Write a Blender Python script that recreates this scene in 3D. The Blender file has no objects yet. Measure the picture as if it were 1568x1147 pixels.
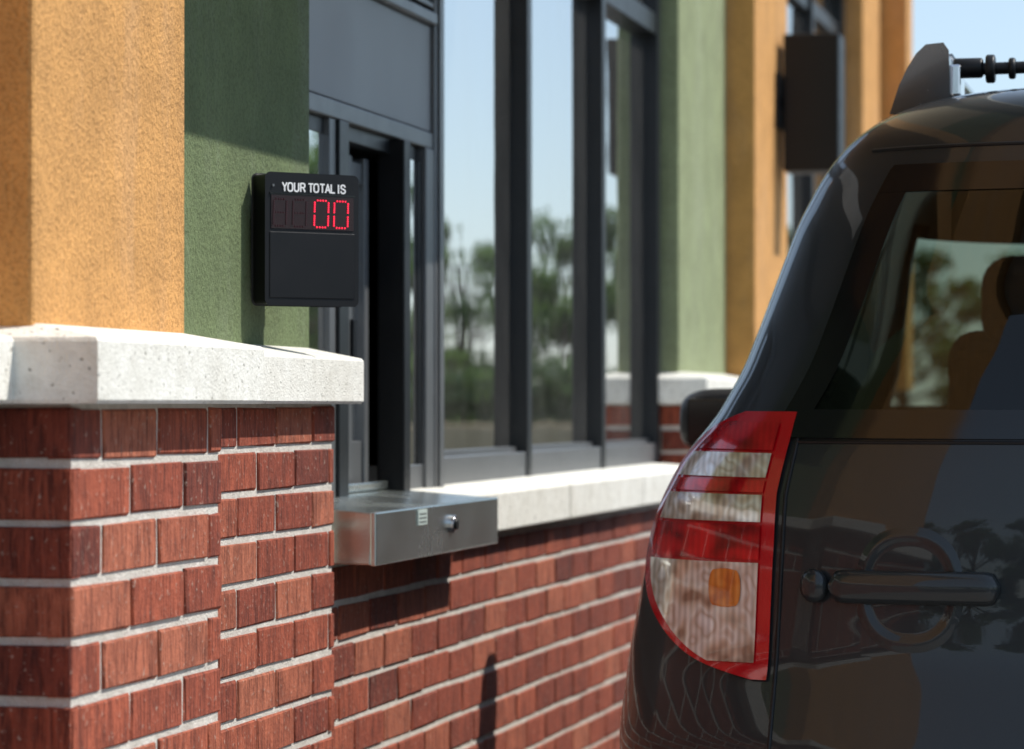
import bpy, bmesh, math, random
import numpy as np
from mathutils import Vector, Matrix
random.seed(7); np.random.seed(7)
H = 1.2
scene = bpy.context.scene
COL = scene.collection

# ------------------------------------------------------------ node helpers
def new_mat(name):
    m = bpy.data.materials.new(name); m.use_nodes = True
    nt = m.node_tree
    return m, nt, nt.nodes['Principled BSDF']
def N(nt, t, **kw):
    n = nt.nodes.new(t)
    for k, v in kw.items():
        setattr(n, k, v)
    return n
def L(nt, a, b): nt.links.new(a, b)
def rgb(c): return (c[0], c[1], c[2], 1)
def pos(nt, scale=(1, 1, 1)):
    g = N(nt, 'ShaderNodeNewGeometry'); mp = N(nt, 'ShaderNodeMapping')
    mp.inputs['Scale'].default_value = scale
    L(nt, g.outputs['Position'], mp.inputs['Vector']); return mp.outputs[0]
def noise(nt, vec, scale, detail=4, rough=.55):
    n = N(nt, 'ShaderNodeTexNoise'); n.inputs['Scale'].default_value = scale
    n.inputs['Detail'].default_value = detail; n.inputs['Roughness'].default_value = rough
    L(nt, vec, n.inputs['Vector']); return n.outputs['Fac']
def ramp(nt, fac, stops):
    r = N(nt, 'ShaderNodeValToRGB'); e = r.color_ramp.elements
    while len(e) < len(stops): e.new(.5)
    for i, (p, c) in enumerate(stops):
        e[i].position = p; e[i].color = rgb(c) if len(c) == 3 else c
    L(nt, fac, r.inputs[0]); return r.outputs[0]
def bump(nt, b, h, strength, dist, prev=None):
    n = N(nt, 'ShaderNodeBump'); n.inputs['Strength'].default_value = strength
    n.inputs['Distance'].default_value = dist
    L(nt, h, n.inputs['Height'])
    if prev is not None: L(nt, prev, n.inputs['Normal'])
    if b is not None: L(nt, n.outputs[0], b.inputs['Normal'])
    return n.outputs[0]
def mix(nt, fac, a, b, mode='MIX'):
    m = N(nt, 'ShaderNodeMix', data_type='RGBA', blend_type=mode)
    if isinstance(fac, (int, float)): m.inputs[0].default_value = fac
    else: L(nt, fac, m.inputs[0])
    for s, v in ((m.inputs[6], a), (m.inputs[7], b)):
        if isinstance(v, tuple): s.default_value = rgb(v)
        else: L(nt, v, s)
    return m.outputs[2]
def simple(name, col, rough=.5, metal=0, coat=0, **kw):
    m, nt, b = new_mat(name)
    b.inputs['Metallic'].default_value = metal
    b.inputs['Coat Weight'].default_value = coat
    b.inputs['Coat Roughness'].default_value = .03
    b.inputs['Specular IOR Level'].default_value = kw.get('spec', .5)
    p = pos(nt)
    f = noise(nt, p, kw.get('ns', 25), 5)
    r = N(nt, 'ShaderNodeMapRange')
    r.inputs['To Min'].default_value = rough * .8; r.inputs['To Max'].default_value = min(1, rough * 1.25)
    L(nt, f, r.inputs['Value']); L(nt, r.outputs[0], b.inputs['Roughness'])
    c = mix(nt, f, tuple(x * .88 for x in col), tuple(min(1, x * 1.12) for x in col))
    L(nt, c, b.inputs['Base Color'])
    return m

# ------------------------------------------------------------ materials
def stucco(name, c):
    m, nt, b = new_mat(name)
    p = pos(nt)
    n1 = noise(nt, p, 9, 6, .65); n2 = noise(nt, p, 190, 5, .6); n3 = noise(nt, p, 60, 4)
    ps = pos(nt, (1, 1, .25)); n4 = noise(nt, ps, 5, 5, .7)
    ca = ramp(nt, n1, [(.3, tuple(x * .84 for x in c)), (.7, tuple(min(1, x * 1.16) for x in c))])
    ca = mix(nt, ramp(nt, n4, [(.5, (0, 0, 0)), (.75, (.35, .35, .35))]), ca, tuple(x * .6 + .2 for x in c))
    cb = ramp(nt, n2, [(.32, (.62, .58, .53)), (.55, (1, 1, 1))])
    L(nt, mix(nt, .8, ca, cb, 'MULTIPLY'), b.inputs['Base Color'])
    b.inputs['Roughness'].default_value = .92
    q = bump(nt, None, n3, .65, .006)
    bump(nt, b, n2, .95, .0045, q)
    return m
M_orange = stucco('orange_stucco', (.66, .335, .105))
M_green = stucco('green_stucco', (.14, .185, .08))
M_greenf = stucco('green_stucco_far', (.28, .32, .17))  # paler copy of the green: stronger light and haze mixed into the colour
M_tan = stucco('tan_stucco', (.42, .33, .2))

def brick_mat():
    m, nt, b = new_mat('red_brick')
    a = N(nt, 'ShaderNodeAttribute', attribute_name='bc')
    c = ramp(nt, a.outputs['Fac'], [(0, (.19, .036, .018)), (.2, (.31, .062, .029)), (.7, (.43, .097, .044)), (1, (.50, .155, .08))])
    ps = pos(nt, (1, 1, .1)); p = pos(nt)
    st = noise(nt, ps, 230, 3, .6); n1 = noise(nt, p, 22, 6, .7); sp = noise(nt, p, 120, 3, .6)
    st2 = noise(nt, ps, 60, 2, .6)
    c = mix(nt, .9, c, ramp(nt, st, [(.36, (.40, .32, .30)), (.52, (1, 1, 1))]), 'MULTIPLY')
    c = mix(nt, .65, c, ramp(nt, st2, [(.34, (.46, .39, .36)), (.55, (1, 1, 1))]), 'MULTIPLY')
    c = mix(nt, .8, c, ramp(nt, n1, [(.3, (.56, .50, .48)), (.65, (1.0, 1.0, 1.0))]), 'MULTIPLY')
    c = mix(nt, ramp(nt, sp, [(.62, (0, 0, 0)), (.70, (.55, .55, .55))]), c, (.48, .36, .28))
    L(nt, c, b.inputs['Base Color']); b.inputs['Roughness'].default_value = .85
    q = bump(nt, None, st, .7, .004); bump(nt, b, sp, .7, .0035, q)
    return m
M_brick = brick_mat()
def mortar_mat():
    m, nt, b = new_mat('mortar'); p = pos(nt)
    n = noise(nt, p, 30, 6, .7); f = noise(nt, p, 260, 4)
    L(nt, ramp(nt, n, [(.3, (.48, .44, .38)), (.7, (.72, .67, .60))]), b.inputs['Base Color'])
    b.inputs['Roughness'].default_value = .95; bump(nt, b, f, .8, .004); return m
M_mortar = mortar_mat()
def stone_mat():
    m, nt, b = new_mat('precast_stone'); p = pos(nt)
    n = noise(nt, p, 9, 7, .7); f = noise(nt, p, 240, 5); h = noise(nt, p, 110, 2, .5); g = noise(nt, p, 45, 5, .7)
    c = ramp(nt, n, [(.3, (.74, .71, .63)), (.7, (.88, .86, .79))])
    c = mix(nt, .8, c, ramp(nt, g, [(.3, (.78, .77, .75)), (.6, (1, 1, 1))]), 'MULTIPLY')
    pit = ramp(nt, h, [(.28, (.35, .33, .3)), (.33, (1, 1, 1))])
    L(nt, mix(nt, 1, c, pit, 'MULTIPLY'), b.inputs['Base Color'])
    b.inputs['Roughness'].default_value = .9
    q = bump(nt, None, f, .6, .004); bump(nt, b, pit, .7, .003, q); return m
M_stone = stone_mat()
M_frame = simple('bronze_aluminium', (.020, .022, .024), .38, .4)
M_frame_l = simple('lit_aluminium', (.17, .175, .18), .38, .5)  # lighter copy of the frame metal, with sunlit edges put into its colour
M_panel = simple('grey_metal_panel', (.29, .295, .30), .5, .3, ns=4)
M_black = simple('black_plastic', (.005, .005, .006), .42, spec=.35)
M_blackg = simple('black_gloss', (.006, .006, .007), .1)
M_white = simple('white_print', (.85, .85, .85), .6)
M_rubber = simple('rubber', (.015, .015, .015), .8)
M_dark = simple('interior_dark', (.03, .028, .026), .8)
M_seat = simple('seat_fabric', (.006, .006, .007), .9, spec=.2)
M_floor = simple('interior_floor', (.12, .1, .08), .5)
M_inter = simple('interior_wall', (.12, .12, .12), .8)

def steel():
    m, nt, b = new_mat('brushed_steel'); ps = pos(nt, (1, .03, 1)); p = pos(nt)
    n = noise(nt, ps, 300, 3); g = noise(nt, p, 6, 5)
    b.inputs['Metallic'].default_value = .95
    L(nt, ramp(nt, g, [(.3, (.50, .54, .51)), (.7, (.70, .74, .71))]), b.inputs['Base Color'])
    r = N(nt, 'ShaderNodeMapRange'); r.inputs['To Min'].default_value = .14; r.inputs['To Max'].default_value = .36
    L(nt, g, r.inputs['Value']); L(nt, r.outputs[0], b.inputs['Roughness'])
    bump(nt, b, n, .15, .001); return m
M_steel = steel()
M_chrome = simple('chrome', (.7, .7, .72), .12, 1)

def glass_mat(name, tint, ior, rough=.0, wav=.05, dust=0):
    m, nt, b = new_mat(name); nt.nodes.remove(b)
    out = nt.nodes['Material Output']
    fr = N(nt, 'ShaderNodeFresnel'); fr.inputs['IOR'].default_value = ior
    tr = N(nt, 'ShaderNodeBsdfTransparent'); tr.inputs[0].default_value = rgb(tint)
    gl = N(nt, 'ShaderNodeBsdfGlossy'); gl.inputs['Roughness'].default_value = rough
    gl.inputs['Color'].default_value = (.98, .99, 1, 1)
    p = pos(nt); n = noise(nt, p, 2.2, 2)
    bm = N(nt, 'ShaderNodeBump'); bm.inputs['Strength'].default_value = wav; bm.inputs['Distance'].default_value = .02
    L(nt, n, bm.inputs['Height']); L(nt, bm.outputs[0], gl.inputs['Normal'])
    mx = N(nt, 'ShaderNodeMixShader')
    L(nt, fr.outputs[0], mx.inputs[0]); L(nt, tr.outputs[0], mx.inputs[1]); L(nt, gl.outputs[0], mx.inputs[2])
    last = mx.outputs[0]
    if dust:
        df = N(nt, 'ShaderNodeBsdfDiffuse'); df.inputs[0].default_value = (.6, .58, .54, 1)
        n2 = noise(nt, pos(nt, (1, 1, .3)), 7, 6, .7)
        mr = N(nt, 'ShaderNodeMapRange'); mr.inputs['From Min'].default_value = .3; mr.inputs['From Max'].default_value = .75
        mr.inputs['To Min'].default_value = dust * .4; mr.inputs['To Max'].default_value = dust * 2
        L(nt, n2, mr.inputs['Value'])
        m2 = N(nt, 'ShaderNodeMixShader'); L(nt, mr.outputs[0], m2.inputs[0]); L(nt, last, m2.inputs[1]); L(nt, df.outputs[0], m2.inputs[2])
        last = m2.outputs[0]
    L(nt, last, out.inputs[0]); return m
M_glass = glass_mat('window_glass', (.4, .46, .48), 40, .02, .06, .03)
M_cglass = glass_mat('car_glass', (.26, .31, .27), 1.45)
M_wglass = glass_mat('windshield_glass', (.85, .9, .85), 1.45)

def paint_mat():
    m, nt, b = new_mat('dark_grey_paint'); p = pos(nt)
    v = N(nt, 'ShaderNodeTexVoronoi'); v.inputs['Scale'].default_value = 1400; L(nt, p, v.inputs['Vector'])
    L(nt, mix(nt, v.outputs['Distance'], (.011, .014, .016), (.019, .024, .027)), b.inputs['Base Color'])
    b.inputs['Metallic'].default_value = .1; b.inputs['Roughness'].default_value = .4
    b.inputs['Specular IOR Level'].default_value = .25
    b.inputs['Coat Weight'].default_value = .8; b.inputs['Coat Roughness'].default_value = .015
    b.inputs['Coat IOR'].default_value = 1.42
    return m
M_paint = paint_mat()
def lens_mat(name, cols, scx, scz, bs=.3, rib=.25):
    m, nt, b = new_mat(name); p = pos(nt, (scx, scx * .4, scz))
    n = noise(nt, p, 1, 1.0, .5)
    w = N(nt, 'ShaderNodeTexWave'); w.wave_type = 'BANDS'; w.bands_direction = 'X'; w.inputs['Scale'].default_value = 30
    w.inputs['Distortion'].default_value = .3
    L(nt, pos(nt), w.inputs['Vector'])
    k = len(cols); c = ramp(nt, n, [(.3 + .4 * i / (k - 1), c) for i, c in enumerate(cols)])
    c = mix(nt, rib, c, ramp(nt, w.outputs['Fac'], [(0, (.4, .4, .4)), (1, (1, 1, 1))]), 'MULTIPLY')
    L(nt, c, b.inputs['Base Color'])
    b.inputs['Metallic'].default_value = .35; b.inputs['Roughness'].default_value = .16
    b.inputs['Coat Weight'].default_value = 1; b.inputs['Coat Roughness'].default_value = .015
    bump(nt, b, n, bs, .008); return m
M_red = lens_mat('red_lens', [(.20, .002, .004), (.60, .006, .012), (.80, .016, .02)], 18, 30, .15, .3)
M_redf = simple('red_lens_rim', (.50, .004, .010), .12, .1, 1)
M_clear = lens_mat('clear_lens', [(.36, .24, .17), (.66, .54, .43), (.84, .80, .74), (.62, .52, .43), (.93, .92, .90)], 30, 24, .15, .5)  # reflections and highlights in the lens painted as pale and brown blotches
M_amber = lens_mat('amber_lens', [(.58, .17, .03), (.74, .26, .04), (.82, .36, .09)], 45, 45, .2, .45)

def emis(name, c, s):
    m, nt, b = new_mat(name); b.inputs['Base Color'].default_value = (.02, 0, 0, 1)
    b.inputs['Emission Color'].default_value = rgb(c); b.inputs['Emission Strength'].default_value = s; return m
M_led = emis('led_red', (1, .015, .055), 2.4)
M_leddim = simple('led_off', (.030, .004, .006), .4)
M_dispwin = simple('display_window', (.020, .004, .006), .15)

# ------------------------------------------------------------ mesh helpers
def mk(name, verts, faces, mat, parent=None, smooth=False, bevel=0, seg=2):
    me = bpy.data.meshes.new(name); me.from_pydata([tuple(v) for v in verts], [], faces); me.update()
    me.materials.append(mat)
    o = bpy.data.objects.new(name, me); COL.objects.link(o)
    if smooth:
        for p in me.polygons: p.use_smooth = True
    if bevel:
        md = o.modifiers.new('b', 'BEVEL'); md.width = bevel; md.segments = seg; md.limit_method = 'ANGLE'
    if parent: o.parent = parent
    return o
def empty(name):
    o = bpy.data.objects.new(name, None); COL.objects.link(o); return o
BF = [(0, 3, 2, 1), (4, 5, 6, 7), (0, 1, 5, 4), (1, 2, 6, 5), (2, 3, 7, 6), (3, 0, 4, 7)]
def box(name, x0, x1, y0, y1, z0, z1, mat, parent=None, bevel=0, seg=2):
    x0, x1 = min(x0, x1), max(x0, x1)
    v = [(x0, y0, z0), (x1, y0, z0), (x1, y1, z0), (x0, y1, z0), (x0, y0, z1), (x1, y0, z1), (x1, y1, z1), (x0, y1, z1)]
    return mk(name, v, BF, mat, parent, bevel=bevel, seg=seg)
def tube(name, pts, r, mat, parent=None, cyclic=False):
    cu = bpy.data.curves.new(name, 'CURVE'); cu.dimensions = '3D'; cu.bevel_depth = r; cu.bevel_resolution = 3
    cu.use_fill_caps = True
    s = cu.splines.new('POLY'); s.points.add(len(pts) - 1)
    for i, p in enumerate(pts): s.points[i].co = (*p, 1)
    s.use_cyclic_u = cyclic
    cu.materials.append(mat)
    o = bpy.data.objects.new(name, cu); COL.objects.link(o)
    if parent: o.parent = parent
    return o
def cyl(name, c, axis, r, h, mat, parent=None, seg=48, bevel=0):
    bm = bmesh.new(); bmesh.ops.create_cone(bm, cap_ends=True, segments=seg, radius1=r, radius2=r, depth=h)
    q = Vector((0, 0, 1)).rotation_difference(Vector(axis)).to_matrix().to_4x4()
    bmesh.ops.transform(bm, matrix=Matrix.Translation(c) @ q, verts=bm.verts)
    me = bpy.data.meshes.new(name); bm.to_mesh(me); bm.free(); me.materials.append(mat)
    for p in me.polygons: p.use_smooth = len(p.vertices) == 4
    o = bpy.data.objects.new(name, me); COL.objects.link(o)
    if bevel:
        md = o.modifiers.new('b', 'BEVEL'); md.width = bevel; md.segments = 3; md.limit_method = 'ANGLE'
    if parent: o.parent = parent
    return o

# ------------------------------------------------------------ building
B = empty('drive_through_building')
CH, BL, J = .0677, .203, .0105
YN = 2.3      # near end of the building
YE = 14.45    # far end
def bricks(name, p0, ud, nd, length, ztop, zbot, par=0):
    V, F, A = [], [], []
    ux, uy = ud; nx, ny = nd
    i = 0
    while True:
        zt = H - CH * i - J * .5; zb = zt - (CH - J)
        if zt < zbot: break
        if zb < ztop:
            zt2 = min(zt, ztop - .004)
            u = -BL * (.5 if (i + par) % 2 == 0 else 0)
            while u < length:
                a = max(u + J / 2, 0); b = min(u + BL - J / 2, length)
                if u <= 0.001 and u > -.001: a = 0
                if b - a > .02 and zt2 - zb > .012:
                    d = random.uniform(-.0008, .0014); c = .0030
                    r = random.random()
                    dz = random.uniform(-.0013, .0013)
                    j = lambda: random.uniform(-.0015, .0015)
                    k = len(V)
                    for (dep, ins) in ((-.03, 0), (-c + d, 0), (d, c * .75)):
                        for (uu, zz) in ((a + ins, zb + ins), (b - ins, zb + ins), (b - ins, zt2 - ins), (a + ins, zt2 - ins)):
                            jj = j() if dep > -.02 else 0; j2 = (j() + dz) if dep > -.02 else 0
                            if uu < .005 or uu > length - .005: jj = 0
                            V.append((p0[0] + ux * (uu + jj) + nx * dep, p0[1] + uy * (uu + jj) + ny * dep, zz + j2))
                    fs = [(k + 8, k + 9, k + 10, k + 11)]
                    for s in (0, 4):
                        for e in range(4):
                            e2 = (e + 1) % 4
                            fs.append((k + s + e, k + s + e2, k + s + 4 + e2, k + s + 4 + e))
                    F += fs; A += [r] * len(fs)
                u += BL
        i += 1
    o = mk(name, V, F, M_brick, B)
    at = o.data.attributes.new('bc', 'FLOAT', 'FACE'); at.data.foreach_set('value', A)
    return o
XB = -1.95
def mort(name, D, y0, y1, z1, y0off=.0035, y1off=.0035):
    box(name, XB, -(D + .0035), y0 + y0off, y1 - y1off, 0, z1, M_mortar, B)
ztop = H - .001
bricks('brick_face_orange_pier', (-1.28, 3.517), (0, 1), (1, 0), .56, ztop, 0, 0)
bricks('brick_return_orange_pier', (-1.281, 3.516), (-1, 0), (0, -1), .2, ztop, 0, 1)
bricks('brick_face_green_pier', (-1.44, 4.06), (0, 1), (1, 0), 1.146, ztop, 0, 1)
bricks('brick_face_left', (-1.375, 3.50), (0, -1), (1, 0), 3.5 - YN, ztop, 0, 1)
mort('mortar_a', 1.28, 3.517, 4.077, H); mort('mortar_b', 1.44, 4.077, 5.206, H); mort('mortar_l', 1.375, YN, 3.524, H, 0, 0)
bricks('brick_face_main', (-1.475, 5.16), (0, 1), (1, 0), 4.05, H - .257, 0, 0)
mort('mortar_m', 1.475, 5.2, 9.2, H - .257, 0, 0)
bricks('brick_face_far_green', (-1.48, 9.2), (0, 1), (1, 0), .91, ztop, 0, 0)
bricks('brick_return_far_green', (-1.481, 9.199), (-1, 0), (0, -1), .2, ztop, 0, 1)
bricks('brick_face_far_orange', (-1.39, 10.11), (0, 1), (1, 0), .76, ztop, 0, 0)
bricks('brick_return_far_orange', (-1.391, 10.109), (-1, 0), (0, -1), .1, ztop, 0, 1)
mort('mortar_fg', 1.48, 9.2, 10.11, H); mort('mortar_fo', 1.39, 10.11, 10.87, H)
bricks('brick_face_bay', (-1.475, 10.87), (0, 1), (1, 0), 2.63, H - .257, 0, 0)
mort('mortar_bay', 1.475, 10.87, 13.5, H - .257, 0, 0)
bricks('brick_face_end', (-1.42, 13.5), (0, 1), (1, 0), .94, ztop, 0, 0)
mort('mortar_e', 1.42, 13.5, 14.44, H)
bricks('brick_near_end', (-1.376, YN - .001), (-1, 0), (0, -1), 7.6, ztop, 0, 0)
TOP = 4.6
def wall(name, D, y0, y1, z0, z1, mat): return box(name, XB, -D, y0, y1, z0, z1, mat, B, bevel=.006)
wall('orange_pier', 1.33, 3.52, 4.08, H + .06, TOP, M_orange)
wall('orange_wall_left', 1.42, YN, 3.521, H + .06, TOP, M_orange)
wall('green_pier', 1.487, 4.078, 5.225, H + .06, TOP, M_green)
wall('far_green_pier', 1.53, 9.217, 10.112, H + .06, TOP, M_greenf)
wall('far_orange_pier', 1.438, 10.11, 10.87, H + .06, TOP, M_orange)
wall('end_pier', 1.47, 13.5, 14.2, H + .06, TOP, M_orange)
wall('corner_pier', 1.355, 14.19, YE, H + .06, TOP, M_orange)
wall('head_wall_a', 1.51, 5.2, 9.22, H + 1.7, TOP, M_tan)
wall('head_wall_b', 1.51, 10.86, 13.51, H + 1.7, TOP, M_tan)
box('roof_slab', -9, -1.5, YN, YE - .05, TOP - .15, TOP - .02, M_tan, B)
box('back_wall', -9.2, -9, YN, YE, 0, TOP, M_orange, B)
box('end_wall_far', -9, -1.96, YE - .2, YE, 0, TOP, M_orange, B)
box('end_wall_near', -9, -1.96, YN + .006, YN + .2, 0, TOP, M_orange, B)
box('partition', -8.9, -1.97, 5.0, 5.1, .1, 4.3, M_inter, B)
box('partition_far', -8.9, -1.97, 13.7, 13.8, .1, 4.3, M_inter, B)
box('floor', -8.9, -1.7, YN + .3, YE - .3, .05, .15, M_floor, B)
box('counter', -3.1, -2.5, 5.6, 9.0, .15, 1.0, M_dark, B, .01)
box('parapet_cap', -9.3, -1.22, YN - .1, YE + .1, TOP, TOP + .12, M_stone, B, .01)

def ledge(name, O, I):
    n = len(O); V = []; F = []
    def inset(i, d):
        o = Vector(O[i]); q = Vector(I[i]); v = q - o
        return o + v * (d / max(v.length, .001))
    for i in range(n):
        o = O[i]; q = I[i]; s = inset(i, .004)
        V += [(q[0], q[1], H + .0005), (s[0], s[1], H + .0005), (o[0], o[1], H + .005), (o[0], o[1], H + .071), (s[0], s[1], H + .0755), (q[0], q[1], H + .098)]
    for i in range(n - 1):
        a = i * 6; b = a + 6
        for k in range(5): F.append((a + k, a + k + 1, b + k + 1, b + k))
    F.append(tuple(range(6))); F.append(tuple(range((n - 1) * 6, n * 6)))
    return mk(name, V, F, M_stone, B)
ledge('stone_ledge_near', [(-9.0, YN - .045), (-1.335, YN - .045), (-1.335, 3.474), (-1.235, 3.474), (-1.235, 4.12), (-1.40, 4.12), (-1.40, 5.245), (-1.60, 5.245)],
      [(-9.0, YN + .05), (-1.45, YN + .05), (-1.45, 3.55), (-1.36, 3.55), (-1.36, 4.05), (-1.51, 4.05), (-1.51, 5.2), (-1.60, 5.2)])
ledge('stone_ledge_far', [(-1.60, 9.16), (-1.44, 9.16), (-1.44, 10.07), (-1.345, 10.07), (-1.345, 10.91), (-1.60, 10.91)],
      [(-1.60, 9.25), (-1.56, 9.25), (-1.56, 10.15), (-1.46, 10.15), (-1.46, 10.84), (-1.60, 10.84)])
for i, (a, b) in enumerate([(6.205, 7.16), (7.166, 8.10), (8.106, 9.155)]):
    V = [(-1.70, a, H - .256), (-1.435, a, H - .256), (-1.435, b, H - .256), (-1.70, b, H - .256),
         (-1.70, a, H - .158), (-1.435, a, H - .178), (-1.435, b, H - .178), (-1.70, b, H - .158)]
    mk('stone_sill_%d' % i, V, BF, M_stone, B, bevel=.004)
V = [(-1.70, 10.9, H - .256), (-1.435, 10.9, H - .256), (-1.435, 13.48, H - .256), (-1.70, 13.48, H - .256),
     (-1.70, 10.9, H - .158), (-1.435, 10.9, H - .178), (-1.435, 13.48, H - .178), (-1.70, 13.48, H - .158)]
mk('stone_sill_bay', V, BF, M_stone, B, bevel=.004)

def fr(name, D0, D1, s0, s1, z0, z1, mat=None, bev=.002):
    return box(name, -D1, -D0, s0, s1, H + z0, H + z1, mat or M_frame, B, bevel=bev)
def pane(name, D, s0, s1, z0, z1, mat=None):
    return box(name, -D - .006, -D, s0, s1, H + z0, H + z1, mat or M_glass, B)
for i, (a, b) in enumerate([(7.385, 7.435), (8.31, 8.36), (9.15, 9.2)]):
    fr('mullion_%d' % i, 1.58, 1.68, a, b, -.17, 1.7)
fr('mullion_first', 1.565, 1.68, 6.425, 6.50, -.172, 1.7, M_frame_l, .004)
fr('mullion_cover', 1.56, 1.5645, 6.445, 6.48, -.172, 1.7, M_frame_l, .001)
fr('bottom_rail', 1.584, 1.68, 6.5, 9.15, -.172, -.11, M_frame_l)
fr('transom', 1.584, 1.68, 6.5, 9.15, 1.05, 1.11)
fr('top_rail', 1.584, 1.68, 6.5, 9.15, 1.64, 1.7)
for i, (a, b) in enumerate([(6.5, 7.385), (7.435, 8.31), (8.36, 9.15)]):
    pane('glass_low_%d' % i, 1.62, a, b, -.11, 1.05); pane('glass_high_%d' % i, 1.62, a, b, 1.11, 1.64)
    fr('gasket_%d' % i, 1.606, 1.62, a, b, -.11, -.098, M_frame_l, 0)
for i, (a, b) in enumerate([(10.87, 10.95), (12.42, 12.48), (13.40, 13.5)]):
    fr('bay_mullion_%d' % i, 1.545, 1.68, a, b, -.17, 1.7)
fr('bay_rail', 1.564, 1.68, 10.95, 13.40, -.172, -.11); fr('bay_transom', 1.56, 1.68, 10.95, 13.40, 1.5, 1.56)
pane('bay_glass', 1.585, 10.95, 13.40, -.11, 1.7)
# service window unit
fr('header_panel', 1.575, 1.66, 5.226, 6.424, .55, .765, M_panel, .003)
fr('header_trim', 1.56, 1.66, 5.226, 6.424, .765, .79, M_frame_l, .004)
fr('header_trim_b', 1.568, 1.66, 5.226, 6.424, .80, .812, M_frame_l, .003)
fr('upper_panel', 1.58, 1.66, 5.226, 6.424, .812, 1.7, M_panel, .003)
fr('unit_head', 1.57, 1.66, 5.226, 6.424, .515, .548, M_frame_l, .003)
fr('unit_head_inner', 1.585, 1.68, 5.226, 6.33, .485, .515)
fr('unit_jamb_r', 1.568, 1.66, 6.36, 6.424, -.172, .515, M_frame_l, .003)
fr('unit_jamb_r2', 1.578, 1.66, 6.335, 6.36, -.14, .485)
fr('unit_post', 1.555, 1.61, 6.13, 6.18, -.172, .512, M_black, .003)
fr('sash_rail_bottom', 1.575, 1.66, 6.18, 6.36, -.172, -.12, M_frame_l)
fr('unit_frame_l', 1.574, 1.66, 5.66, 5.70, -.172, .515, M_frame_l)
fr('unit_frame_l2', 1.568, 1.60, 5.705, 5.77, -.172, .515)
pane('unit_glass_l', 1.585, 5.226, 5.66, -.17, .485)
pane('unit_glass_r', 1.582, 6.18, 6.335, -.12, .485)
fr('inner_sash_v', 1.615, 1.65, 5.925, 5.965, -.16, .47, M_frame_l)
fr('inner_sash_v2', 1.612, 1.64, 6.045, 6.075, -.16, .47, M_frame_l)
fr('inner_sash_h', 1.618, 1.645, 5.965, 6.045, .42, .46, M_frame_l); fr('inner_sash_h2', 1.618, 1.645, 5.965, 6.045, -.16, -.07, M_frame_l)
fr('inner_sash_latch', 1.608, 1.625, 5.95, 5.975, .08, .16, M_black)
pane('inner_glass', 1.63, 5.965, 6.045, -.07, .42)
box('stone_sill_unit', -1.75, -1.56, 5.22, 6.2, H - .256, H - .176, M_stone, B)
box('awning_slab', -1.486, -1.0, 4.42, 6.9, H + 1.06, H + 1.18, M_orange, B, .01)

# ------------------------------------------------------------ transaction drawer
DR = empty('cash_drawer')
y0, y1 = 5.27, 6.195
V = [(-1.60, y0, H - .268), (-1.395, y0, H - .268), (-1.395, y1, H - .268), (-1.60, y1, H - .268),
     (-1.60, y0, H - .165), (-1.39, y0, H - .181), (-1.39, y1, H - .181), (-1.60, y1, H - .165)]
mk('drawer_shell', V, BF, M_steel, DR, bevel=.003)
box('front_plate', -1.396, -1.3845, y0 - .002, y1 + .002, H - .270, H - .180, M_steel, DR, .003)
box('label', -1.3843, -1.3825, 5.55, 5.615, H - .212, H - .185, simple('label_paper', (.45, .52, .48), .6), DR)
for k in range(3):
    box('label_print_%d' % k, -1.3827, -1.3817, 5.558, 5.606, H - .2075 + k * .007, H - .2055 + k * .007, M_frame_l, DR)
cyl('lock_ring', (-1.382, 5.80, H - .218), (1, 0, 0), .016, .014, M_chrome, DR, bevel=.002)
cyl('lock_core', (-1.375, 5.80, H - .218), (1, 0, 0), .010, .008, M_black, DR)
box('tray_lip', -1.60, -1.585, y0, 6.12, H - .163, H - .148, M_steel, DR, .002)

# ------------------------------------------------------------ price display
PD = empty('price_display_sign')
ang = math.atan2(.753, .658)
PM = Matrix.Translation((-1.3955, 4.9165, H)) @ Matrix.Rotation(ang, 4, 'Z')
def pbox(name, x0, x1, y0, y1, z0, z1, mat, bev=0, seg=3):
    o = box(name, x0, x1, y0, y1, z0, z1, mat, PD, bev, seg); o.matrix_local = PM; return o
def rrect(w0, w1, z0, z1, r, n=8):
    P = []
    for cx, cz, a0 in ((w1 - r, z1 - r, 0), (w0 + r, z1 - r, 90), (w0 + r, z0 + r, 180), (w1 - r, z0 + r, 270)):
        for k in range(n + 1):
            a = math.radians(a0 + 90 * k / n); P.append((cx + r * math.cos(a), cz + r * math.sin(a)))
    return P
P = rrect(-.084, .084, .156, .357, .007); n = len(P)
V = [(p[0], 0, p[1]) for p in P] + [(p[0], .04, p[1]) for p in P]
F = [tuple(range(n)), tuple(range(2 * n - 1, n - 1, -1))] + [(i, (i + 1) % n, n + (i + 1) % n, n + i) for i in range(n)]
o = mk('housing', V, F, M_black, PD, bevel=.003, seg=3); o.matrix_local = PM
pbox('wall_bracket', -.055, .03, .04, .075, .2, .31, M_black)
k = .17 / 139
def U(px): return (px - 477.5) * k
def Zz(py): return .357 - (py - 265) * (.201 / 202)
pbox('display_window', U(415), U(540), -.0012, .002, Zz(350), Zz(297), M_dispwin)
pbox('display_bezel_top', U(413), U(542), -.002, .001, Zz(296.5), Zz(294), M_blackg)
pbox('lower_panel', U(413), U(542), -.0012, .001, Zz(458), Zz(355), M_black, .001)
V, F, V2, F2 = [], [], [], []
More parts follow.
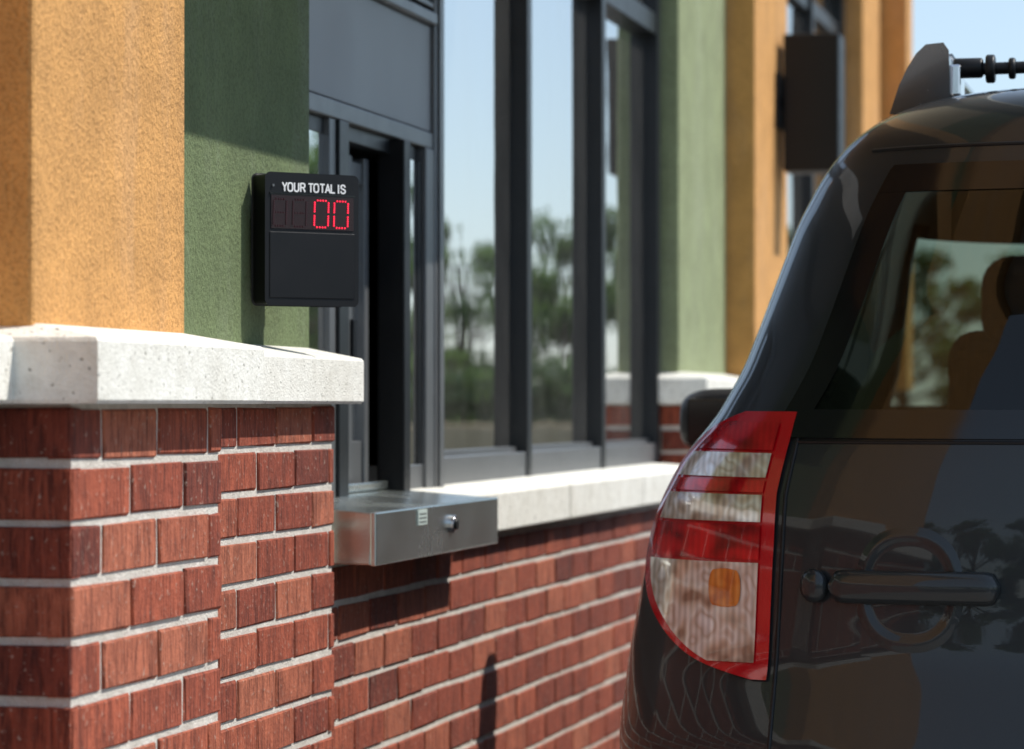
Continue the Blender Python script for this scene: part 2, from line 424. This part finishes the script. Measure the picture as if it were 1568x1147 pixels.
def dots(x0, x1, z0, z1, VV, FF, mid):
    def d(x, z):
        sl = (z - z0) * .03
        i = len(VV); r = .00155
        for q in range(6):
            a = q * math.pi / 3; VV.append((x + sl + r * math.cos(a), -.0026, z + r * math.sin(a)))
        FF.append(tuple(range(i, i + 6)))
    nz = 12; nx = 5
    for j in range(nz + 1):
        z = z0 + (z1 - z0) * j / nz
        if j in (0, nz): continue
        if j == nz // 2 and not mid: continue
        d(x0, z); d(x1, z)
    for j in range(1, nx):
        x = x0 + (x1 - x0) * j / nx
        d(x, z0); d(x, z1)
        if mid: d(x, (z0 + z1) / 2)
for a, b in ((479, 500), (509, 530)): dots(U(a), U(b), Zz(346), Zz(304), V, F, False)
for a, b in ((418, 437), (447, 467)): dots(U(a), U(b), Zz(346), Zz(304), V2, F2, True)
o = mk('led_digits', V, F, M_led, PD); o.matrix_local = PM
o = mk('led_digits_off', V2, F2, M_leddim, PD); o.matrix_local = PM
GL = {'Y': [[(0, 7), (2, 3.4), (4, 7)], [(2, 3.4), (2, 0)]],
      'O': [[(1.4, 0), (.4, .6), (0, 2), (0, 5), (.4, 6.4), (1.4, 7), (3, 7), (4, 6.4), (4.4, 5), (4.4, 2), (4, .6), (3, 0), (1.4, 0)]],
      'U': [[(0, 7), (0, 1.8), (.5, .5), (1.4, 0), (2.7, 0), (3.6, .5), (4.1, 1.8), (4.1, 7)]],
      'R': [[(0, 0), (0, 7), (2.7, 7), (3.7, 6.5), (4, 5.3), (3.7, 4), (2.7, 3.4), (0, 3.4)], [(2.3, 3.4), (4.1, 0)]],
      'T': [[(0, 7), (4, 7)], [(2, 7), (2, 0)]],
      'A': [[(0, 0), (2.2, 7), (4.4, 0)], [(.9, 2.2), (3.5, 2.2)]],
      'L': [[(0, 7), (0, 0), (3.3, 0)]], 'I': [[(0, 0), (0, 7)]],
      'S': [[(4, 5.6), (3.6, 6.6), (2.6, 7), (1.4, 7), (.4, 6.5), (.1, 5.3), (.5, 4.2), (1.6, 3.7), (2.8, 3.3), (3.9, 2.7), (4.2, 1.6), (3.8, .5), (2.7, 0), (1.4, 0), (.4, .5), (0, 1.6)]]}
ADV = {'Y': 5.2, 'O': 6.2, 'U': 6.1, 'R': 5.3, 'T': 5.1, 'A': 5.6, 'L': 4.7, 'I': 2.4, 'S': 5.8, ' ': 2.5}
V, F = [], []; cx_ = 0; txt = 'YOUR TOTAL IS'; lay = []
for ch in txt:
    if ch != ' ': lay.append((ch, cx_))
    cx_ += ADV[ch]
tot = cx_ - 1.4; ux_ = (U(527) - U(432)) / tot; uz_ = .0125 / 7; hw = .70
for ch, x0 in lay:
    for st in GL[ch]:
        for (ax, az), (bx, bz) in zip(st[:-1], st[1:]):
            d = Vector((bx - ax, bz - az)); ln = d.length; d /= ln; nn = Vector((-d.y, d.x)) * hw; e = d * hw * .55
            kk = len(V)
            for qx, qz in ((ax - e.x + nn.x, az - e.y + nn.y), (ax - e.x - nn.x, az - e.y - nn.y), (bx + e.x - nn.x, bz + e.y - nn.y), (bx + e.x + nn.x, bz + e.y + nn.y)):
                V.append((U(432) + (x0 + qx) * ux_, -.0012 - .000012 * (kk // 4), Zz(291) + qz * uz_))
            F.append((kk, kk + 1, kk + 2, kk + 3))
o = mk('sign_text', V, F, M_white, PD); o.matrix_local = PM
o = cyl('screw', (U(418), -.001, Zz(283)), (0, 1, 0), .002, .002, M_frame_l, PD); o.matrix_local = PM

# ------------------------------------------------------------ wall sconce
WS = empty('wall_sconce')
box('lamp_body', -1.418, -1.235, 10.62, 10.78, H + .76, H + 1.21, M_black, WS, .006)
box('back_plate', -1.437, -1.425, 10.56, 10.76, H + .9, H + 1.08, M_black, WS, .003)
cyl('arm', (-1.42, 10.68, H + .99), (1, 0, 0), .022, .04, M_black, WS)

# ------------------------------------------------------------ car
CAR = empty('parked_suv')
S0 = 4.92; RR = .45; RF = .75
ZT = 1.755
zt = np.array([.28, .34, .5, .66, .8, .89, .95, 1.03, 1.12, 1.18, 1.26, 1.34, 1.425, 1.5, 1.58, 1.64, 1.69, 1.72, 1.74, 1.755])
Wt = np.array([.87, .92, .965, .978, .968, .952, .94, .922, .878, .828, .785, .758, .732, .708, .670, .625, .55, .465, .36, .2])
Rt = np.array([.10, .04, .0, .0, .05, .058, .06, .065, .075, .085, .105, .135, .175, .205, .235, .25, .27, .36, .60, 1.0])
Ft = np.array([4.3, 4.38, 4.42, 4.38, 4.3, 4.22, 4.12, 3.85, 3.42, 3.25, 3.08, 2.93, 2.78, 2.63, 2.45, 2.28, 2.1, 1.95, 1.8, 1.6])
zz = np.linspace(.28, ZT, 577)
def sm(t, w=9):
    y = np.interp(zz, zt, t); kx = np.hanning(2 * w + 1); kx /= kx.sum()
    yp = np.concatenate([2 * y[0] - y[w:0:-1], y, 2 * y[-1] - y[-2:-w - 2:-1]])
    return np.convolve(yp, kx, 'valid')
Ws, Rs, Fs = sm(Wt, 16), sm(Rt, 18), sm(Ft, 12)
def Wf(z): return float(np.interp(z, zz, Ws))
def Rf_(z): return float(np.interp(z, zz, Rs))
def Ff_(z): return float(np.interp(z, zz, Fs))
def rear(x, z):
    u = min(abs(x) / Wf(z), .9995); return S0 + Rf_(z) + RR * (1 - (1 - u ** 3) ** (1 / 3))
def rearp(x, z, off=0):
    e = .004; y = rear(x, z)
    dx = (rear(x + e, z) - rear(x - e, z)) / (2 * e); dz = (rear(x, z + e) - rear(x, z - e)) / (2 * e)
    n = Vector((dx, -1, dz)).normalized(); p = Vector((x, y, z)) + n * off; return p
def front(x, z):
    u = min(abs(x) / Wf(z), .9995); return S0 + Ff_(z) - RF * (1 - (1 - u ** 2.6) ** (1 / 2.6))
nz_ = 170
zl = np.linspace(.28, ZT, nz_)
def loop(z):
    P = []; W = Wf(z)
    for a in np.linspace(-math.pi / 2, math.pi / 2, 91):
        s = math.copysign(abs(math.sin(a)) ** (2 / 3), math.sin(a)); c = max(math.cos(a), 0) ** (2 / 3)
        P.append((W * s, S0 + Rf_(z) + RR * (1 - c), z))
    ya = S0 + Rf_(z) + RR; yb = S0 + Ff_(z) - RF
    if yb < ya + .1: yb = ya + .1
    for t in np.linspace(0, 1, 82)[1:-1]: P.append((W, ya + (yb - ya) * t, z))
    for a in np.linspace(math.pi / 2, -math.pi / 2, 61):
        s = math.copysign(abs(math.sin(a)) ** (2 / 2.6), math.sin(a)); c = max(math.cos(a), 0) ** (2 / 2.6)
        P.append((W * s, yb + RF * c, z))
    for t in np.linspace(1, 0, 82)[1:-1]: P.append((-W, ya + (yb - ya) * t, z))
    return P
V = []; F = []; loops = [loop(z) for z in zl]; nl = len(loops[0])
for l in loops: V += l
wheels = [(S0 + .92, .37), (S0 + 3.52, .37)]
def rw_in(x, z, g=0):
    return 1.165 + g < z < 1.56 - g and abs(x) < Wf(z) - .155 - g
for i in range(nz_ - 1):
    for j in range(nl):
        j2 = (j + 1) % nl
        ids = (i * nl + j, i * nl + j2, (i + 1) * nl + j2, (i + 1) * nl + j)
        c = sum((Vector(V[q]) for q in ids), Vector()) / 4
        isrear = j < 90; isfront = 168 < j < 234
        if isrear and rw_in(c.x, c.z, .02): continue
        if isfront and 1.20 < c.z < 1.55 and abs(c.x) < Wf(c.z) * .95: continue
        if abs(c.x) > .7 and any((c.y - wy) ** 2 + (c.z - wz) ** 2 < .41 ** 2 for wy, wz in wheels): continue
        F.append(ids)
F.append(tuple((nz_ - 1) * nl + j for j in range(nl)))
body = mk('body', V, F, M_paint, CAR, smooth=True)

def rpatch(name, rows, mat, off, nz=30, nx=16, smooth=True):
    rows = sorted(rows); Z = [r[0] for r in rows]
    V = []; F = []
    for z in np.linspace(Z[0], Z[-1], nz):
        a = float(np.interp(z, Z, [r[1] for r in rows])); b = float(np.interp(z, Z, [r[2] for r in rows]))
        for t in np.linspace(0, 1, nx): V.append(rearp(a + (b - a) * t, z, off))
    for i in range(nz - 1):
        for j in range(nx - 1): F.append((i * nx + j, i * nx + j + 1, (i + 1) * nx + j + 1, (i + 1) * nx + j))
    return mk(name, V, F, mat, CAR, smooth=smooth)
def xr(z, g): return Wf(z) - .15 - g
Zs = np.linspace(1.15, 1.575, 14)
rpatch('rear_glass', [(z, -xr(z, .0), xr(z, .0)) for z in Zs], M_cglass, .003, 30, 60)
rpatch('rear_glass_border_l', [(z, -xr(z, -.002), -xr(z, .045)) for z in Zs], M_blackg, .005, 30, 6)
rpatch('rear_glass_border_r', [(z, xr(z, .045), xr(z, -.002)) for z in Zs], M_blackg, .005, 30, 6)
rpatch('rear_glass_border_b', [(1.146, -xr(1.15, 0), xr(1.15, 0)), (1.19, -xr(1.19, 0), xr(1.19, 0))], M_blackg, .0055, 5, 50)
rpatch('rear_glass_border_t', [(z, -xr(z, 0), xr(z, 0)) for z in (1.535, 1.58)], M_blackg, .0055, 5, 50)
V = []; F = []; nx = 40; ns = 24
for z in np.linspace(1.18, 1.58, ns):
    for t in np.linspace(-.97, .97, nx):
        x = t * Wf(z); V.append((x, front(x, z) + .004, z))
for i in range(ns - 1):
    for j in range(nx - 1): F.append((i * nx + j, i * nx + j + 1, (i + 1) * nx + j + 1, (i + 1) * nx + j))
mk('windshield', V, F, M_wglass, CAR, smooth=True)
M_railg = simple('rail_grey', (.22, .23, .24), .25, .85, .5)
for sgn, nm in ((-1, 'l'), (1, 'r')):
    for k, (ya, yb) in enumerate([(.52, .98), (1.05, 1.85), (1.93, 2.75)]):
        V = []; F = []
        zs = np.linspace(1.19, 1.56, 12)
        for z in zs:
            f = (z - 1.19) / .37
            a = S0 + ya + (.12 * f if k == 0 else 0); b = min(S0 + yb - (.55 * f if k == 2 else 0), 99)
            for t in np.linspace(0, 1, 12): V.append((sgn * (Wf(z) + .003), a + (b - a) * t, z))
        for i in range(11):
            for j in range(11): F.append((i * 12 + j, i * 12 + j + 1, (i + 1) * 12 + j + 1, (i + 1) * 12 + j))
        mk('side_window_%s_%d' % (nm, k), V, F, M_blackg, CAR, smooth=True)
    tube('belt_trim_' + nm, [(sgn * (Wf(1.17) + .004), S0 + y, 1.17) for y in np.linspace(.5, 3.0, 20)], .006, M_black, CAR)
    for k, y in enumerate((1.015, 1.89)):
        tube('door_seam_%s_%d' % (nm, k), [(sgn * (Wf(z) + .0005), S0 + y, z) for z in np.linspace(.45, 1.58, 30)], .003, M_black, CAR)
    for wi, (wy, wz) in enumerate(wheels):
        tube('arch_%s_%d' % (nm, wi), [(sgn * (Wf(max(.3, wz + .42 * math.sin(a)))), wy + .42 * math.cos(a), wz + .42 * math.sin(a)) for a in np.linspace(-.15, math.pi + .15, 30)], .026, M_paint, CAR)
        cyl('arch_liner_%s_%d' % (nm, wi), (sgn * .68, wy, wz), (1, 0, 0), .415, .25, M_dark, CAR)
        cyl('tyre_%s_%d' % (nm, wi), (sgn * .845, wy, .352), (1, 0, 0), .35, .22, M_rubber, CAR, bevel=.03)
        cyl('rim_%s_%d' % (nm, wi), (sgn * .95, wy, .352), (1, 0, 0), .23, .02, M_dark, CAR)
        for q in range(5):
            a = q * 2 * math.pi / 5
            o = box('spoke_%s_%d_%d' % (nm, wi, q), -.012, .012, -.028, .028, 0, .23, M_chrome, CAR, .006)
            o.matrix_local = Matrix.Translation((sgn * .963, wy, .352)) @ Matrix.Rotation(a, 4, 'X')
    # tail lamp
    q = lambda r: [(z, sgn * a, sgn * b) for z, a, b in r]
    oz = [.772, .778, .79, .81, .845, .885, .915, .945, .985, 1.02, 1.06, 1.09, 1.12, 1.15, 1.17, 1.182, 1.186]
    oa = [.696, .695, .694, .693, .692, .691, .690, .689, .687, .686, .684, .678, .671, .664, .660, .657, .656]
    ob = [.722, .757, .800, .840, .880, .908, .918, .922, .917, .905, .889, .873, .852, .823, .792, .766, .746]
    fz = np.linspace(.772, 1.186, 120); fb = np.interp(fz, oz, ob); kk = np.hanning(17); kk /= kk.sum()
    fbp = np.concatenate([2 * fb[0] - fb[8:0:-1], fb, 2 * fb[-1] - fb[-2:-10:-1]]); fb = np.convolve(fbp, kk, 'valid')
    fa = np.interp(fz, oz, oa)
    outer = list(zip(fz.tolist(), fa.tolist(), fb.tolist()))
    rpatch('tail_lamp_' + nm, q(outer), M_redf, .006, 120, 24)
    def inner(z0, z1, ga=.022, gb=.018, n=24):
        R = []
        for z in np.linspace(z0, z1, n):
            a = float(np.interp(z, fz, fa)) + ga; b = float(np.interp(z, fz, fb)) - gb
            R.append((z, a, max(b, a + .003)))
        return R
    rpatch('lens_red_top_' + nm, q(inner(1.125, 1.168)), M_red, .009, 16, 20)
    rpatch('lens_clear_a_' + nm, q(inner(1.083, 1.120)), M_clear, .0095, 12, 20)
    rpatch('lens_red_b_' + nm, q(inner(1.060, 1.079)), M_red, .009, 8, 20)
    rpatch('lens_clear_b_' + nm, q(inner(1.015, 1.056)), M_clear, .0095, 12, 20)
    rpatch('lens_red_c_' + nm, q(inner(.957, 1.011)), M_red, .009, 16, 20)
    rpatch('lens_clear_c_' + nm, q(inner(.797, .952)), M_clear, .0095, 40, 20)
    am = [(.912 + .030 * math.sin(t), .765 - .027 * max(0, math.cos(t)) ** .35, .765 + .027 * max(0, math.cos(t)) ** .35) for t in np.linspace(-1.56, 1.56, 25)]
    rpatch('lens_amber_' + nm, q(am), M_amber, .0108, 26, 12)
    sp = [(.62, .690), (.77, .684), (1.06, .672), (1.18, .648), (1.3, .615), (1.45, .575), (1.56, .525)]
    tube('gate_seam_' + nm, [rearp(sgn * float(np.interp(z, [a[0] for a in sp], [a[1] for a in sp])), z, .0005) for z in np.linspace(.5, 1.56, 60)], .0032, M_black, CAR)
    # roof rail and its foot
    pts = [(sgn * .485, S0 + y, z) for y, z in ((.62, 1.76), (.75, 1.78), (1.2, 1.79), (1.8, 1.79), (2.1, 1.775), (2.2, 1.72))]
    tube('roof_rail_' + nm, pts, .014, M_railg, CAR)
    prof = [(.545, 1.690), (.530, 1.730), (.515, 1.758), (.500, 1.780), (.486, 1.792), (.462, 1.794), (.456, 1.785), (.456, 1.69)]
    n = len(prof)
    V = [(sgn * x, S0 + .52 + (1.795 - z) * .35, z) for x, z in prof] + [(sgn * x, S0 + .70, z) for x, z in prof]
    F = [tuple(range(n)), tuple(range(2 * n - 1, n - 1, -1))] + [(i, (i + 1) % n, n + (i + 1) % n, n + i) for i in range(n)]
    mk('rail_foot_' + nm, V, F, M_railg, CAR, bevel=.009, seg=4)
    box('rail_clip_' + nm, sgn * .435, sgn * .455, S0 + .57, S0 + .66, 1.715, 1.768, M_chrome, CAR, .004)
    cyl('bar_end_' + nm, (sgn * .425, S0 + .61, 1.765), (1, 0, 0), .017, .05, M_black, CAR, bevel=.005)
    cyl('bar_knob_' + nm, (sgn * .388, S0 + .61, 1.763), (1, 0, 0), .024, .016, M_black, CAR, bevel=.004)
    cyl('bar_knob_in_' + nm, (sgn * .352, S0 + .61, 1.763), (1, 0, 0), .018, .012, M_black, CAR, bevel=.004)
    # mirror
    bm = bmesh.new(); bmesh.ops.create_uvsphere(bm, u_segments=32, v_segments=20, radius=1)
    for v in bm.verts:
        x, y, z = v.co
        s = lambda t: math.copysign(abs(t) ** .6, t)
        v.co = Vector((s(x) * .11, s(y) * .07, s(z) * .068))
    me = bpy.data.meshes.new('mirror'); bm.to_mesh(me); bm.free(); me.materials.append(M_black)
    for p in me.polygons: p.use_smooth = True
    o = bpy.data.objects.new('side_mirror_' + nm, me); COL.objects.link(o); o.parent = CAR; o.location = (sgn * .998, S0 + 1.78, 1.165)
    box('mirror_arm_' + nm, sgn * .78, sgn * .94, S0 + 1.76, S0 + 1.82, 1.10, 1.14, M_black, CAR, .01)
    box('mirror_glass_' + nm, sgn * .912, sgn * 1.083, S0 + 1.704, S0 + 1.712, 1.12, 1.21, M_blackg, CAR, .003)
tube('cross_bar', [(x, S0 + .61, 1.761 + .006 * math.cos(x * 3)) for x in np.linspace(-.43, .43, 20)], .0105, M_black, CAR)
tube('gate_seam_line', [rearp(x, 1.141, .0005) for x in np.linspace(-.655, .655, 60)], .0028, M_black, CAR)
tube('gate_seam_bottom', [rearp(x, .52, .0005) for x in np.linspace(-.69, .69, 60)], .004, M_black, CAR)
tube('spoiler_seam', [rearp(x, 1.61, .0005) for x in np.linspace(-.56, .56, 60)], .003, M_black, CAR)
cx, cz, rx, rz = -.475, .917, .075, .086
V = []; F = []; nr = 24; na = 72
for i in range(nr + 1):
    t = i / nr; rr = 1.22 - 1.22 * t * .999
    h = -.001 + .0052 * math.exp(-((rr - .96) / .12) ** 2) + .0022 * max(0, 1 - rr)
    if rr < .9: h = max(h, .0012)
    for j in range(na):
        a = 2 * math.pi * j / na
        V.append(rearp(cx + rx * rr * math.copysign(abs(math.cos(a)) ** .85, math.cos(a)), cz + rz * rr * math.copysign(abs(math.sin(a)) ** .85, math.sin(a)), h))
for i in range(nr):
    for j in range(na): F.append((i * na + j, i * na + (j + 1) % na, (i + 1) * na + (j + 1) % na, (i + 1) * na + j))
mk('handle_cup', V, F, M_paint, CAR, smooth=True)
def hbar(name, xa, xb, mat, hz=.026, dep=.018, off=.012):
    V = []; F = []; n = 24; m = 16
    for i in range(n):
        t = i / (n - 1); x = xa + (xb - xa) * t
        e = min(1, (min(t, 1 - t) * abs(xb - xa) / .02 + .02)); e = math.sqrt(1 - (1 - min(e, 1)) ** 2)
        c = rearp(x, .92, off)
        for j in range(m):
            a = 2 * math.pi * j / m
            V.append((c.x, c.y - dep * e * math.sin(a), c.z + hz * e * math.copysign(abs(math.cos(a)) ** .8, math.cos(a))))
    for i in range(n - 1):
        for j in range(m): F.append((i * m + j, i * m + (j + 1) % m, (i + 1) * m + (j + 1) % m, (i + 1) * m + j))
    F += [tuple(range(m)), tuple(range((n - 1) * m, n * m))]
    return mk(name, V, F, mat, CAR, smooth=True)
hbar('handle_bar', -.597, -.335, M_paint); hbar('handle_lock_cover', -.642, -.599, M_paint)
rpatch('rear_bumper', [(z, -(Wf(z) - .03), Wf(z) - .03) for z in (.36, .45, .55, .60)], M_paint, .03, 12, 80)
rpatch('bumper_lower', [(z, -(Wf(z) - .02), Wf(z) - .02) for z in (.29, .36)], M_black, .034, 5, 80)
box('license_plate', -.15, .15, S0 - .0, S0 + .02, .74, .88, M_white, CAR, .004)
box('underbody', -.8, .8, S0 + .25, S0 + 4.1, .27, .5, M_dark, CAR)
box('cabin_floor', -.72, .72, S0 + .35, S0 + 3.0, .5, .75, M_seat, CAR)
box('dashboard', -.72, .72, S0 + 2.3, S0 + 2.7, .7, 1.19, M_seat, CAR, .04)
def seat(nm, x, y, w=.25, top=1.36):
    box('seat_back_' + nm, x - w, x + w, S0 + y, S0 + y + .13, .75, top, M_seat, CAR, .06, 5)
    box('headrest_' + nm, x - w * .72, x + w * .72, S0 + y - .02, S0 + y + .11, top - .04, top + .15, M_seat, CAR, .06, 5)
    box('seat_base_' + nm, x - w, x + w, S0 + y + .1, S0 + y + .6, .72, .85, M_seat, CAR, .04)
seat('driver', -.31, 1.7, .245, 1.35); seat('passenger', .38, 1.7); seat('rear_l', -.05, .95, .30, 1.22); seat('rear_r', .48, .95, .2, 1.22)

# ------------------------------------------------------------ ground
def ground_mat(name, a, b_, sc):
    m, nt, b = new_mat(name); p = pos(nt)
    n = noise(nt, p, .6, 6, .6); f = noise(nt, p, sc, 4, .7)
    c = ramp(nt, n, [(.3, a), (.7, b_)]); c = mix(nt, .6, c, ramp(nt, f, [(.3, (.5, .5, .5)), (.65, (1, 1, 1))]), 'MULTIPLY')
    L(nt, c, b.inputs['Base Color']); b.inputs['Roughness'].default_value = .9
    bump(nt, b, f, .5, .006); return m
M_asph = ground_mat('asphalt', (.045, .047, .05), (.075, .076, .078), 90)
M_grass = ground_mat('grass', (.045, .08, .02), (.09, .13, .04), 30)
M_conc = ground_mat('concrete', (.26, .25, .235), (.36, .35, .33), 60)
def sheet(name, x0, x1, y0, y1, z, mat): return mk(name, [(x0, y0, z), (x1, y0, z), (x1, y1, z), (x0, y1, z)], [(0, 1, 2, 3)], mat)
sheet('ground', -400, 400, -400, 400, 0, M_grass)
sheet('parking_lot', -20, 22, -30, 34, .004, M_asph)
sheet('drive_lane', -1.2, 2.2, 1.0, 18, .008, M_conc)
sheet('lane_marking', 2.25, 2.37, -12, 18, .012, M_white)
box('kerb', -1.46, -1.16, YN, 14.5, 0, .13, M_conc, None, .015)
box('low_wall', -3, 26, 34.6, 34.9, 0, .98, M_tan, None, .02)

# ------------------------------------------------------------ vegetation
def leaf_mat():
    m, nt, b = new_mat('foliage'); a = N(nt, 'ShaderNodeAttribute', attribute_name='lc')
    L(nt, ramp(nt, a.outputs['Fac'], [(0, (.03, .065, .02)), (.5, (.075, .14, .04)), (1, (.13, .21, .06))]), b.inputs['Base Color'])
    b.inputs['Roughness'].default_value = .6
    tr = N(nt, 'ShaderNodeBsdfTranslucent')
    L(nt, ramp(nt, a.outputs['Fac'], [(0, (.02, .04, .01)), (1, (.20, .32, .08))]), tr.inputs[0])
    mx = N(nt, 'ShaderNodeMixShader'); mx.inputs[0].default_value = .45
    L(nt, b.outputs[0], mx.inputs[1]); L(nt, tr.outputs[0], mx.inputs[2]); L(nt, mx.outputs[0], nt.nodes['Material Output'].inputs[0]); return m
M_leaf = leaf_mat(); M_bark = simple('bark', (.09, .065, .045), .9)
def tree_mesh(name, h, seed, nleaf=5000):
    rg = np.random.RandomState(seed); V = []; F = []; MI = []; LC = []
    def limb(p0, p1, r0, r1):
        p0 = Vector(p0); p1 = Vector(p1); d = (p1 - p0).normalized(); a = d.orthogonal().normalized(); b = d.cross(a); k = len(V)
        for p, r in ((p0, r0), (p1, r1)):
            for j in range(7):
                t = 2 * math.pi * j / 7; V.append(tuple(p + a * (r * math.cos(t)) + b * (r * math.sin(t))))
        for j in range(7): F.append((k + j, k + (j + 1) % 7, k + 7 + (j + 1) % 7, k + 7 + j)); MI.append(0); LC.append(0)
    limb((0, 0, 0), (.05, 0, h * .35), h * .028, h * .02); limb((.05, 0, h * .35), (0, .05, h * .8), h * .02, h * .006)
    cl = []
    for i in range(24):
        a = rg.uniform(0, 6.28); f = rg.uniform(.25, .95); R = h * .3 * math.sin(min(1, (1.06 - f) * 1.9) * 1.5) * rg.uniform(.5, 1.15)
        c = Vector((R * math.cos(a), R * math.sin(a), h * f)); cl.append((c, h * rg.uniform(.05, .115)))
        limb((0, 0, h * f * .72), c, h * .009, h * .003)
    for i in range(nleaf):
        c, r = cl[rg.randint(len(cl))]
        d = rg.normal(size=3); d /= np.linalg.norm(d); p = c + Vector(d * r * rg.uniform(.25, 1.15) * np.array([1.2, 1.2, .8]))
        n = rg.normal(size=3); n /= np.linalg.norm(n); n = Vector(n); a = n.orthogonal().normalized() * h * .015; b = n.cross(a) * .7
        k = len(V); V.extend([tuple(p - a), tuple(p + b), tuple(p + a), tuple(p - b)]); F.append((k, k + 1, k + 2, k + 3)); MI.append(1)
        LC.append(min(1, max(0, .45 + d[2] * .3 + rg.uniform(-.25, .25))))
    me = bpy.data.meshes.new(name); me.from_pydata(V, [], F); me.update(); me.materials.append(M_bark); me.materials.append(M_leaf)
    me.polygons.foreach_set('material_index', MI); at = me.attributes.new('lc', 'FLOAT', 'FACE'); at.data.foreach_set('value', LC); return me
TM = [tree_mesh('tree_mesh_%d' % i, 5.2, 20 + i) for i in range(3)]
TR = empty('distant_trees')
rg = np.random.RandomState(4); k = 0
spots = [(x, 54 + rg.uniform(-4, 4), rg.uniform(.65, .95)) for x in np.arange(-8, 30, 2.4)]
spots += [(12.0, 44, .95), (8.6, 40, .85), (4.9, 42, .75), (9.9, 46, 1.0), (2.8, 41, .7)]
spots += [(x, -34 + rg.uniform(-4, 4), rg.uniform(1.0, 1.6)) for x in np.arange(-22, 24, 4.0)]
spots += [(34 + rg.uniform(-3, 3), y, rg.uniform(.9, 1.4)) for y in np.arange(-28, 46, 5.5)]
for x, y, s in spots:
    o = bpy.data.objects.new('tree_%d' % k, TM[k % 3]); COL.objects.link(o); o.parent = TR
    o.location = (x, y, 0); o.rotation_euler = (0, 0, rg.uniform(0, 6)); o.scale = (s * 1.1, s * 1.1, s); k += 1
V, F, A = [], [], []
for i in range(26000):
    x = rg.uniform(-3, 26); y = 37 + rg.normal() * .35; z = 1.55 * rg.uniform(0, 1) ** .6 + .1 * math.sin(x * 1.7)
    n = Vector(rg.normal(size=3)).normalized(); a = n.orthogonal().normalized() * .08; b = n.cross(a) * .8; p = Vector((x, y, max(z, .02)))
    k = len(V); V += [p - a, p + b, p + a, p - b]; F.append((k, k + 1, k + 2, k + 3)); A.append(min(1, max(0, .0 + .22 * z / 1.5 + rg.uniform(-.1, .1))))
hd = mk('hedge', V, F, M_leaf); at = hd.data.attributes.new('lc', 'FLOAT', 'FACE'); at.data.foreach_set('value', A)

# ------------------------------------------------------------ light + camera
Ldir = Vector((-1, -.42, -1.38)).normalized()
sl = bpy.data.lights.new('sun', 'SUN'); sl.energy = 5.0; sl.angle = math.radians(.53); sl.color = (1, .965, .90)
so = bpy.data.objects.new('sun', sl); COL.objects.link(so); so.rotation_euler = Ldir.to_track_quat('-Z', 'Y').to_euler()
w = bpy.data.worlds.new('World'); scene.world = w; w.use_nodes = True; nt = w.node_tree
sky = nt.nodes.new('ShaderNodeTexSky'); sky.sky_type = 'NISHITA'; sky.sun_disc = False
sky.sun_elevation = math.asin(-Ldir.z); sky.sun_rotation = math.atan2(-Ldir.x, -Ldir.y)
sky.dust_density = .3; sky.air_density = 1.0; sky.ozone_density = 3.5
bg = nt.nodes['Background']; bg.inputs[1].default_value = .15
# thin high haze: the sky keeps its gradient but is paler
nt.links.new(mix(nt, .42, sky.outputs[0], (5.0, 6.0, 7.0)), bg.inputs[0])
cam = bpy.data.cameras.new('camera'); co = bpy.data.objects.new('camera', cam); COL.objects.link(co)
cam.sensor_width = 36; cam.lens = 36 * 5006 / 1568; cam.clip_end = 2000; cam.clip_start = .05
co.location = (0, 0, H); co.rotation_euler = (math.radians(90.52), 0, math.radians(12.35))
cam.dof.use_dof = True; cam.dof.focus_distance = 4.65; cam.dof.aperture_fstop = 6.3
scene.camera = co
scene.view_settings.view_transform = 'Standard'; scene.view_settings.look = 'None'; scene.view_settings.exposure = 0
